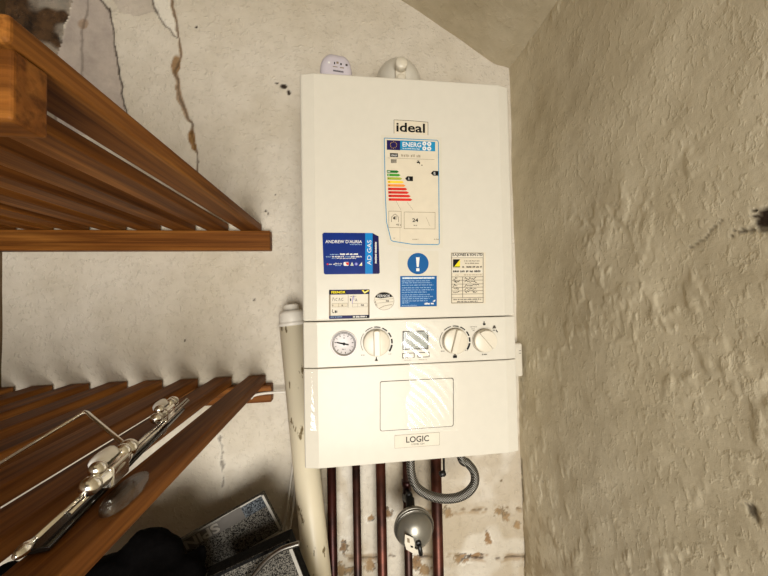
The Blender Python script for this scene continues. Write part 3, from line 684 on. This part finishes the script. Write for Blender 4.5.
# ------------------------------------------------------------------ on and around the boiler
F = thing('flue_elbow', 'white flue elbow rising from the boiler top into the wall', 'flue', (.0095, .15, 1.9048))
e = MB(); fx, fy, R1 = .0095, .155, .0535
path = [(fx, fy, 1.9048), (fx, fy, 1.95), (fx, fy, 1.985)]
for k in range(1, 13):
    a = k*math.pi/24; path.append((fx, fy+.03-.03*math.cos(a), 1.985+.032*math.sin(a)))
path += [(fx, fy+.08, 2.017), (fx, WY-.006, 2.017)]
e.tube(path, R1, 'casing', 36); e.lathe([(R1+.006, 0), (R1+.006, .012), (R1+.001, .016)], (fx, fy, 1.9048), (0, 0, 1), 'casing', 36); e.build('elbow', F)
e = MB(); e.lathe([(.0105, .0), (.0105, .03), (.0132, .031), (.0132, .046), (.0115, .0485), (0, .0485)], (fx-.006, .128, 1.999), (0, -1, .02), 'knob', 24); e.build('sampling_cap', F)
e = MB(); e.prism([np.array((fx-.006+q*.0115,   .094, 1.93)) for q in (-1, 1)]+[np.array((fx-.006+q*.0115, .094, 1.994)) for q in (1, -1)], np.zeros(3), np.array((0, .03, 0)), 'knob'); e.lathe([(.0095, 0), (.0095, .004), (.008, .006), (0, .006)], (fx-.006, .094, 1.972), (0, -1, 0), 'knob', 20); e.build('sampling_bracket', F, .003)

A = thing('carbon_monoxide_alarm', 'small rounded pale grey alarm standing on top of the boiler', 'alarm', (-.136, .055, 1.9048))
def se(cx, cz, a, b, n, p=2.6):
    out = []
    for k in range(n):
        t = 2*math.pi*k/n; c, s_ = math.cos(t), math.sin(t)
        out.append((cx+a*math.copysign(abs(c)**(2/p), c), cz+b*math.copysign(abs(s_)**(2/p), s_)))
    return out
e = MB(); n = 48; vs = []; lay = [(.84, .0), (.97, -.003), (1., -.008), (1., -.02), (.96, -.027), (.86, -.031), (.6, -.033)]
for sc_, dy in lay:
    for x, z in se(0, 0, .0318*sc_, .0376*sc_, n, 2.2):
        z = min(z, (.0345-.13*x)*sc_); vs.append((-.136+x, .07+dy, 1.9422+z))
fs = [(i*n+k, i*n+(k+1) % n, (i+1)*n+(k+1) % n, (i+1)*n+k) for i in range(len(lay)-1) for k in range(n)]+[tuple(range(n))[::-1], tuple(range((len(lay)-1)*n, len(lay)*n))]
e.add(vs, fs, 'alarm', True); e.build('alarm_body', A)
def ap(px, py): return at(px, py, 'y', .0368)
e = MB()
def ar(x0, y0, x1, y1, mt): e.add([ap(x0, y0), ap(x1, y0+.13*(x1-x0)), ap(x1, y1+.13*(x1-x0)), ap(x0, y1)], [(0, 1, 2, 3)], mt)
ar(334, 61.8, 335.1, 64.2, 'ink'); ar(340.2, 63, 341.8, 65, 'ink'); ar(345.5, 63.8, 347.6, 65.8, 'ink_grey'); ar(336.4, 61.4, 338.6, 63.6, 'ink_tan'); ar(328, 61.4, 330, 63.2, 'white'); ar(332.8, 66, 337.6, 66.8, 'ink_tan'); ar(340, 67, 344, 68, 'ink_tan')
x = 333.2
while x < 343.4: ar(x, 69.6+(x-333.2)*.15, x+.75, 71.3+(x-333.2)*.15, 'ink'); x += 1.05
e.build('alarm_markings', A)

P0 = at(292.5, 322, 'y', .222); P1 = at(317.5, 576, 'y', .192); dv = (P1-P0)/(P0[2]-P1[2])
foot = P0+dv*(P0[2]-.004); ax_ = Vector(P0-foot).normalized()
W = thing('waste_pipe', 'fat cream plastic pipe with a stepped cap, leaning left of the boiler', 'pipe', foot)
L_ = (Vector(P0)-Vector(foot)).length
MB().lathe([(.0315, 0), (.0315, L_)], foot, ax_, 'pvc', 32).build('pipe_body', W)
MB().lathe([(.0325, 0), (.0325, .008), (.0312, .0085), (.0312, .011), (.031, .013), (.0305, .028), (.0265, .036), (.019, .0365), (.0185, .048), (.016, .052), (0, .052)], Vector(P0)-ax_*.008, ax_, 'cable', 32).build('pipe_cap', W)
for (x, r, mt, y, lab) in ((332.3, .0112, 'copper_dark', .222, 'dark copper pipe nearest the cream waste pipe'), (357, .0098, 'copper_b', .222, 'thin brown copper pipe, second from the cream waste pipe'), (381.6, .0122, 'copper', .218, 'reddish copper pipe just left of the round grey metal fitting'), (407.6, .0102, 'copper_b', .222, 'brown copper pipe carrying the round grey metal fitting'), (437.2, .0135, 'copper', .216, 'thick red-brown copper pipe behind the loop of braided hose')):
    p = at(x, 520, 'y', y)
    o = MB().tube([(p[0], y, .002), (p[0], y, .5), (p[0], y, 1.2015)], r, mt, 20).build('copper_pipe'); o['label'] = lab; o['category'] = 'pipe'; o['group'] = 'copper pipes under the boiler'

# braided filling hose
pts = [(409.5, 452), (410.5, 462), (411.5, 474), (416, 486), (427, 494.5), (442, 498.5), (457, 497.6), (468, 492), (474.5, 483), (474, 472), (467.5, 463), (461, 457), (455, 448)]
cps = [Vector(at(x, y, 'y', .135)) for x, y in pts]
cps[0].z = max(cps[0].z, 1.215); cps[-1].z = max(cps[-1].z, 1.215)
def spline(P, n=8):
    out = []
    for i in range(len(P)-1):
        p0, p1, p2, p3 = P[max(i-1, 0)], P[i], P[i+1], P[min(i+2, len(P)-1)]
        for k in range(n):
            t = k/n; out.append(.5*((2*p1)+(p2-p0)*t+(2*p0-5*p1+4*p2-p3)*t*t+(3*p1-p0-3*p2+p3)*t**3))
    return out+[P[-1]]
def braid():
    t = NT('steel_braid'); w1 = t.n('TexWave', bands_direction='DIAGONAL', i_Scale=110., i_Distortion=.3); t.l(t.coords((1, 1, 1)), w1.inputs['Vector'])
    w2 = t.n('TexWave', bands_direction='DIAGONAL', i_Scale=110., i_Distortion=.3); t.l(t.coords((-1, 1, 1)), w2.inputs['Vector'])
    mx = t.n('Math', operation='MULTIPLY'); t.l(w1.outputs[0], mx.inputs[0]); t.l(w2.outputs[0], mx.inputs[1])
    r = t.ramp(mx.outputs[0], [(.05, lin('#3a3834')), (.6, lin('#a8a49a'))]); t.l(r.outputs[0], t.b.inputs['Base Color'])
    t.l(t.bump(mx.outputs[0], .6, .001), t.b.inputs['Normal']); t.set(Metallic=.8, Roughness=.38); return t.m
MT['braid'] = braid()
H = thing('braided_hose', 'grey braided metal hose hanging in a loop below the boiler', 'hose', tuple(cps[6]))
sp = [p for p in spline(cps) if p.z < 1.199]
MB().tube(sp, .0098, 'braid', 16).build('hose', H)
e = MB(); c0 = sp[0]; e.lathe([(.0115, 0), (.0115, .03), (.0125, .031), (.0125, .042)], c0-Vector((0, 0, .04)), (0, 0, 1), 'steel', 6); e.build('coupling_nut', H)

# round grey fitting with a paper tag on the fourth pipe
dc = at(413.6, 526, 'y', .145); dc = Vector(dc)
D = thing('round_metal_fitting', 'round grey metal dome with a ringed rim and paper tag, fixed to a copper pipe', 'fitting', tuple(dc))
e = MB(); dn = Vector((0, -1, -.08)).normalized()
e.lathe([(0, -.03), (.018, -.03), (.03, -.022), (.042, -.008), (.0455, 0), (.0462, .003), (.0445, .005), (.0432, .0038)], dc, dn, 'grey_metal', 48); e.build('rim', D)
e = MB(); e.lathe([(.0445, -.001), (.0445, .008), (.0432, .010), (.0418, .008), (.0405, .008)], dc, dn, 'steel', 48); e.build('ring', D)
e = MB(); e.lathe([(.0408*math.cos(a), .007+.032*math.sin(a)) for a in np.linspace(0, math.pi/2, 14)], dc, dn, 'grey_metal', 48); e.build('dome', D)
e = MB(); ap_ = dc+dn*.036; e.lathe([(.006, 0), (.006, .01), (.0045, .011), (0, .011)], ap_+Vector((.002, .003, -.004)), dn, 'black', 16); e.tube([ap_+Vector((.002, -.008, -.004)), ap_+Vector((.0045, -.008, -.016)), ap_+Vector((.006, -.007, -.026))], .0048, 'black', 10); e.build('valve_cap', D)
e = MB(); tg = [at(x, y, 'y', ap_.y-.005) for x, y in ((405, 534.5), (409, 536), (413.2, 538), (414.8, 543), (414.6, 548.5), (421.2, 552.2), (419.4, 554.2), (412, 552.8), (406.4, 549.6), (404.6, 543))]
e.prism(tg, np.zeros(3), np.array((0, .0006, 0)), 'paper_white')
for a, b, c, g in ((407, 538, 409.5, 543), (410.4, 545.5, 413, 548)):
    e.add([at(x, y, 'y', ap_.y-.0054) for x, y in ((a, b), (c, b+.8), (c+.4, g), (a+.4, g-.6))], [(0, 1, 2, 3)], 'ink_tan' if a < 408 else 'ink')
e.build('paper_tag', D, label='white paper tag')
e = MB(); q = at(407.6, 498, 'y', .2); e.tube([(q[0], .215, dc.z+.02), (q[0]+.004, .19, dc.z+.03), (dc.x, dc.y+.028, dc.z+.002)], .011, 'black', 14)
e.build('stem', D)
V = thing('isolating_valve', 'dark pipe valve on the copper pipe just above the round grey fitting', 'valve', (q[0], .205, 1.055))
e = MB(); z0 = at(407, 505, 'y', .205)[2]; z1 = at(407, 484, 'y', .205)[2]
e.lathe([(.0112, 0), (.0142, .001), (.0142, .013), (.0118, .016), (.0118, z1-z0-.016), (.0142, z1-z0-.013), (.0142, z1-z0-.001), (.0112, z1-z0)], (at(407.6, 520, 'y', .222)[0], .222, z0), (0, 0, 1), 'copper_dark', 6); e.build('valve_body', V)
e = MB(); e.lathe([(.006, 0), (.006, .012), (.0085, .013), (.0085, .02), (0, .02)], (at(407.6, 520, 'y', .222)[0], .211, (z0+z1)/2+.004), (0, -1, 0), 'black', 16); e.build('spindle', V)
# small black drain outlet
p0 = at(444, 460, 'y', .175); p1 = at(444, 473, 'y', .175)
V = thing('drain_outlet', 'thin black outlet tube with a small knob, beside the thick copper pipe', 'valve', tuple(p1))
e = MB(); e.tube([(p0[0], p0[1], 1.2015), tuple(p1)], .0026, 'black', 10); e.build('outlet_tube', V)
e = MB(); e.lathe([(.004, -.012), (.0065, -.011), (.0065, .003), (.004, .004)], tuple(p1), (1, 0, .25), 'black', 12); e.lathe([(.004, -.004), (.0055, -.003), (.0055, .006), (.003, .007)], tuple(p1+np.array((-.002, 0, 0))), (0, 0, -1), 'black', 12); e.build('outlet_knob', V)

# white box in the corner, right of the boiler
S = thing('connection_box', 'white box fixed in the corner between boiler and right wall', 'box', (.32, .262, 1.32))
MB().box(.262, .349, .232, .2655, 1.272, 1.363, 'paper_white').build('box_cover', S, .006, 3)
MB().box(.27, .336, .246, .2655, 1.165, 1.2715, 'paper').build('cable_cover', S, .003)
for z in (1.342, 1.335): MB().box(.338, .344, .2312, .2319, z, z+.0012, 'ink_grey').build('vent_slot', S)

# ------------------------------------------------------------------ slatted shelves
def shelf(name, label, z_slat, th, z_rail, x_end, w, pitch, y_near, y_far, rail_x, batten):
    T = thing(name, label, 'shelf', (-.65, 0, z_slat))
    first = None
    for k in range(9):
        x1 = x_end-k*pitch; x0 = max(x1-w, LX+.003)
        if x1 < LX+.012: break
        R = random.Random(k+len(name)); jx = R.uniform(-.002, .002) if k > 1 else 0; jy = R.uniform(-.004, .004) if k else 0
        MB().box(x0+jx, x1+jx, y_near, y_far+jy, z_slat, z_slat+th, 'wood_y').build('slat', T, .003, 3)
    for z0, z1, y0, y1, xe in batten: MB().box(LX+.001, xe, y0, y1, z0, z1, 'wood_x').build('rail' if y1 > .2 else 'front_batten', T, .0025, 3)
    return T
ZU, ZL = 1.6694, 1.2812
shelf('slatted_shelf', 'orange pine slatted shelf high on the left, seen from below', ZU, .0196, 0, -.3375, .0485,   .0803, -.3385, .2645, 0,
      [(1.6194, ZU-.0004, .2445, .268, -.3128), (1.6198, ZU-.0004, -.334, -.3085, -.3392)])
shelf('slatted_shelf', 'brown pine slatted shelf at the lower left, carrying the chrome rail', ZL, .0222, 0, -.3305, .043, .0812, -.347, .262, 0,
      [(1.2385, ZL-.0002, .2445, .2675, -.3138), (1.2318, ZL-.0004, -.334, -.3085, -.335)])

# chrome rail with two porcelain-faced brackets, lying on the lower shelf
ZT = ZL+.0222
def rz(x, y, z=ZT+.022): return Vector(at(x, y, 'z', z))
T = thing('chrome_towel_rail', 'chrome rail with two white oval bosses and a bent arm, lying on the lower shelf', 'towel rail', tuple(rz(110, 470, ZT)))
a, b = rz(20, 553, ZT+.012), rz(187, 399, ZT+.012); dr = (b-a).normalized(); sd = dr.cross(Vector((0, 0, 1))).normalized()
e = MB(); e.tube([a, b], .0022, 'chrome', 12); e.build('bar', T)
pl = MB(); q0 = a+dr*.012+sd*.001; q1 = b-dr*.03; pv = [np.array(p) for p in (q0-sd*.009, q0+sd*.009, q1+sd*.006, q1-sd*.006)]
pl.prism(pv, np.array((0, 0, -.0105)), np.array((0, 0, -.0065)), 'smoked'); pl.build('backing_strip', T, .0008, label='dark glossy strip')
e = MB(); e.tube([a+sd*.006+dr*.04, b+sd*.006-dr*.01], .0018, 'chrome', 10); e.build('bar', T)
e = MB(); e.lathe([(.001, -.009), (.003, -.007), (.0044, -.003), (.0046, 0), (.0036, .004), (.0024, .007), (.0024, .009)], a+dr*.004, dr, 'chrome', 20); e.build('finial', T)
for (cx, cy), (gx, gy), s in (((111, 469), (126, 492), 1.), ((165, 412), (153, 436), .92)):
    c = rz(cx, cy, ZT+.022); Bk = MB(); L = .036*s
    Bk.tube([c-dr*L*.9, c-dr*L*.5, c, c+dr*L*.5, c+dr*L*.9], [.006*s, .009*s, .0105*s, .009*s, .006*s], 'chrome', 18)
    pq = [np.array(c+dr*(.017*s*u)+sd*(.0095*s*v)) for u, v in ((-1, -1), (1, -1), (1, 1), (-1, 1))]; Bk.prism(pq, np.array((0, 0, -.013*s)), np.array((0, 0, .0085*s)), 'chrome')
    K = Bk.build('bracket', T, .003, 3)
    for q, r_, up in ((-.92, .0088, .002), (-.62, .0074, .012), (.62, .0078, .008), (.95, .0095, .006)):
        m_ = MB(); m_.ball(c+dr*L*q+Vector((0, 0, up*s)), r_*s, 'chrome', 20); m_.build('ball', K)
    m_ = MB(); cc = c+Vector((0, 0, .012*s))-sd*.006; n_ = 28; rows = []
    nrm = (Vector((-.5, -.05, .85))).normalized(); t2 = nrm.cross(dr).normalized()
    for sc_, h in ((1., -.004), (1., .001), (.92, .0045), (.7, .0068), (.35, .008), (.02, .0083)):
        rows.append([cc+dr*(.0195*s*sc_*math.cos(2*math.pi*k/n_))+t2*(.0088*s*sc_*math.sin(2*math.pi*k/n_))+nrm*h*s for k in range(n_)])
    m_.add([p for r_ in rows for p in r_], [(i*n_+k, i*n_+(k+1) % n_, (i+1)*n_+(k+1) % n_, (i+1)*n_+k) for i in range(5) for k in range(n_)], 'porcelain', True); m_.build('oval_boss', K, label='white oval boss')
    g0 = rz(gx, gy, ZT+.003); m_ = MB(); n_ = 32
    ring = [g0+dr*(.036*s*math.cos(2*math.pi*k/n_))+sd*(.014*s*math.sin(2*math.pi*k/n_)) for k in range(n_)]
    m_.prism([np.array(p) for p in ring], np.array((0, 0, -.0015)), np.array((0, 0, .0015)), 'glass'); m_.build('glass_plate', T, label='clear oval plate')
e = MB(); e.tube(spline([rz(127, 447, ZT+.024), rz(118, 439, ZT+.03), rz(91, 416, ZT+.034)], 4)+spline([rz(88.5, 413.5, ZT+.034), rz(85.5, 412.2, ZT+.033), rz(81, 414, ZT+.032), rz(40, 439, ZT+.015), rz(-14, 472, ZT+.004)], 5), .0026, 'chrome', 12); e.build('arm', T)

# ------------------------------------------------------------------ clutter below the lower shelf
def slabbox(o3, e1, e2, w, h, y0, y1, mat, m_): # tilted box in the wall-parallel plane
    P = [o3+e1*a+e2*b for a, b in ((0, 0), (w, 0), (w, h), (0, h))]
    for p in P: p[1] = 0
    return m_.prism(P, np.array((0, y0, 0)), np.array((0, y1, 0)), mat)
A_, B_, C_ = at(265.5, 491.5, 'y', .15), at(282.5, 530.5, 'y', .15), at(205, 576, 'y', .15)
e1 = (C_-B_)/np.linalg.norm(C_-B_); e2 = np.array((-e1[2], 0, e1[0])); e2 = e2 if e2[2] < 0 else -e2   # along, down
Hh = .093; O_ = B_-e2*Hh
X = thing('speckled_board', 'tilted grey speckled board printed SPIN upside down, under the lower shelf', 'board', tuple(B_))
m_ = MB(); slabbox(O_, e1, e2, .33, Hh, .150, .163, 'speckle', m_); m_.build('board_panel', X, .002)
def fr(u, v, y=.1494): p = O_+e1*u+e2*v; return np.array((p[0], y, p[2]))
def strip(m_, u0, v0, u1, v1, mt, y=.1494): m_.add([fr(u0, v0, y), fr(u1, v0, y), fr(u1, v1, y), fr(u0, v1, y)], [(0, 1, 2, 3)], mt)
m_ = MB()
strip(m_, 0, 0, .33, .003, 'trim_grey'); strip(m_, 0, Hh-.004, .33, Hh, 'trim_grey'); strip(m_, 0, 0, .005, Hh, 'trim_grey')
strip(m_, .005, .003, .053, .028, 'speckle_blue'); strip(m_, .053, .001, .3, .028, 'band', .1492)
strip(m_, .15, .0005, .3, .004, 'band_text', .149)
v_, f_ = glyphs('SPIN', .03); x0, x1 = .108, .184
m_.add([fr(x0+p*(x1-x0), .005+q*.02, .1489) for p, q in v_], f_, 'band_text')
m_.add([fr(.098, .0022, .149), fr(.21, .0005, .149), fr(.21, .003, .149), (fr(.098, .003, .149))], [(0, 1, 2, 3)], 'band_text')
m_.build('board_print', X)
Q = at(289, 540, 'y', .05); X = thing('speckled_case', 'black case with a grey speckled front, behind the curved steel handle', 'case', (Q[0], .08, .0))
d2 = at(303, 576, 'y', .05)-Q; d2 = d2/np.linalg.norm(d2); d1 = np.array((d2[2], 0, -d2[0])); d1 = d1 if d1[0] < 0 else -d1
m_ = MB(); P = [Q, Q+d1*.16, Q+d1*.16+d2*1.0, Q+d2*1.0]
zmin = .003; P[2] = P[1]+d2*((P[1][2]-zmin)/-d2[2]); P[3] = Q+d2*((Q[2]-zmin)/-d2[2])
for p in P: p[1] = 0
m_.prism(P, np.array((0, .05, 0)), np.array((0, .052, 0)), 'speckle'); m_.prism(P, np.array((0, .052, 0)), np.array((0, .08, 0)), 'speckle_dark'); m_.build('case_body', X, .001)
m_ = MB(); 
for u0, v0, u1, v1 in ((0, 0, .16, .006), (0, 0, .006, .9)):
    m_.add([(Q+d1*u+d2*v)*np.array((1, 0, 1))+np.array((0, .0494, 0)) for u, v in ((u0, v0), (u1, v0), (u1, v1), (u0, v1))], [(0, 1, 2, 3)], 'trim_grey' if v1 > .5 else 'speckle_dark')
m_.build('edge_binding', X)
hp = [Vector(at(x, y, 'y', .03)) for x, y in ((299, 543.5), (292, 545.5), (281, 549.5), (270, 557), (262, 565), (254, 575), (243, 590))]
hp += [Vector((hp[-1].x-.04, .03, hp[-1].z-.1)), Vector((hp[-1].x-.07, .03, .35)), Vector((hp[-1].x-.07, .03, .004))]
o = MB().tube(spline(hp, 6), .0045, 'steel', 12).build('steel_handle'); o['label'] = 'curved grey steel handle in front of the speckled case, bottom edge'; o['category'] = 'handle'

# black bag
def bag():
    bm = bmesh.new()
    def blob(px, py, y, r, sc=(1, 1, 1)):
        c = at(px, py, 'y', y); bmesh.ops.create_icosphere(bm, subdivisions=4, radius=r, matrix=Matrix.Translation(c) @ Matrix.Diagonal((*sc, 1)))
    blob(149, 546, .07, .033, (1.15, .7, 1.05)); blob(163, 553, .07, .032, (1.1, .7, .9)); blob(139, 556, .07, .034, (1, .7, 1)); blob(194, 561, .08, .02, (1.1, .7, .9)); blob(201, 551, .085, .011, (1, .8, 1)); blob(184, 584, .06, .048, (.78, .7, 1)); blob(150, 585, .06, .06, (1.2, .65, 1))
    blob(148, 615, .05, .085, (1.2, .6, 1.1)); blob(120, 665, .05, .13, (1.3, .55, 1.0))
    blob(112, 588, .05, .06, (1.2, .6, .9)); blob(70, 600, .05, .075, (1.3, .6, .9)); blob(20, 604, .05, .075, (1.3, .6, .9)); blob(-25, 612, .05, .07, (1.2, .6, .9))
    c = at(165, 600, 'y', .06); bmesh.ops.create_icosphere(bm, subdivisions=4, radius=.17, matrix=Matrix.Translation((c[0]-.13, .06, .44)) @ Matrix.Diagonal((1.1, .6, 2.55, 1)))
    me = bpy.data.meshes.new('black_bag'); bm.to_mesh(me); bm.free(); me.materials.append(MT['cloth'])
    o = bpy.data.objects.new('black_bag', me); COL.objects.link(o)
    r = o.modifiers.new('remesh', 'REMESH'); r.mode = 'VOXEL'; r.voxel_size = .006; r.use_smooth_shade = True
    s = o.modifiers.new('smooth', 'SMOOTH'); s.factor = .5; s.iterations = 6
    tx = bpy.data.textures.new('folds', 'CLOUDS'); tx.noise_scale = .035
    dm = o.modifiers.new('folds', 'DISPLACE'); dm.texture = tx; dm.strength = .012; dm.texture_coords = 'GLOBAL'
    o['label'] = 'black crumpled bag heaped in the dark below the lower shelf'; o['category'] = 'bag'
bag()
# white cables
o = MB().tube(spline([Vector(at(x, y, 'y', v)) for x, y, v in ((251, 398.5, .238), (254, 395.5, .238), (262, 393.6, .24), (272, 392.6, .243), (284, 391.8, .245), (300, 391, .2615))], 5), .0034, 'cable', 10).build('white_cable'); o['label'] = 'short white cable running from the lower shelf rail behind the cream waste pipe'; o['category'] = 'cable'
for a, b, lab in (((293.4, 462), (282, 536), 'left one of the two thin white cables hanging beside the cream waste pipe'), ((297.5, 470), (288.4, 537), 'right one of the two thin white cables, closest to the cream waste pipe')):
    P = [Vector(at(*a, 'y', .2595)), Vector(at((a[0]+b[0])/2+.6, (a[1]+b[1])/2, 'y', .255)), Vector(at(*b, 'y', .248))]; P.append(P[-1]+(P[-1]-P[-2])*.6); P.append(Vector((P[-1].x-.02, .248, .003)))
    o = MB().tube(spline(P, 5), .0028, 'cable', 8).build('white_cable'); o['label'] = lab; o['category'] = 'cable'

# ------------------------------------------------------------------ light: daylight through the opening behind the viewer
ld = bpy.data.lights.new('opening_daylight', 'AREA'); ld.shape = 'RECTANGLE'; ld.size = DX1-DX0; ld.size_y = DZ-DZ0-.02; ld.energy = 53; ld.color = (1., .972, .92)
lo = bpy.data.objects.new('opening_daylight', ld); COL.objects.link(lo); lo.location = ((DX0+DX1)/2, FY-.04, (DZ+DZ0)/2); lo.rotation_euler = (math.radians(90), 0, 0)
w = bpy.data.worlds.new('world'); SC.world = w; w.use_nodes = True; w.node_tree.nodes['Background'].inputs[0].default_value = (1, .96, .88, 1); w.node_tree.nodes['Background'].inputs[1].default_value = .6
SC.view_settings.view_transform = 'Standard'; SC.view_settings.look = 'None'; SC.view_settings.exposure = 0.0; SC.view_settings.gamma = 1; SC.view_settings.use_curve_mapping = False
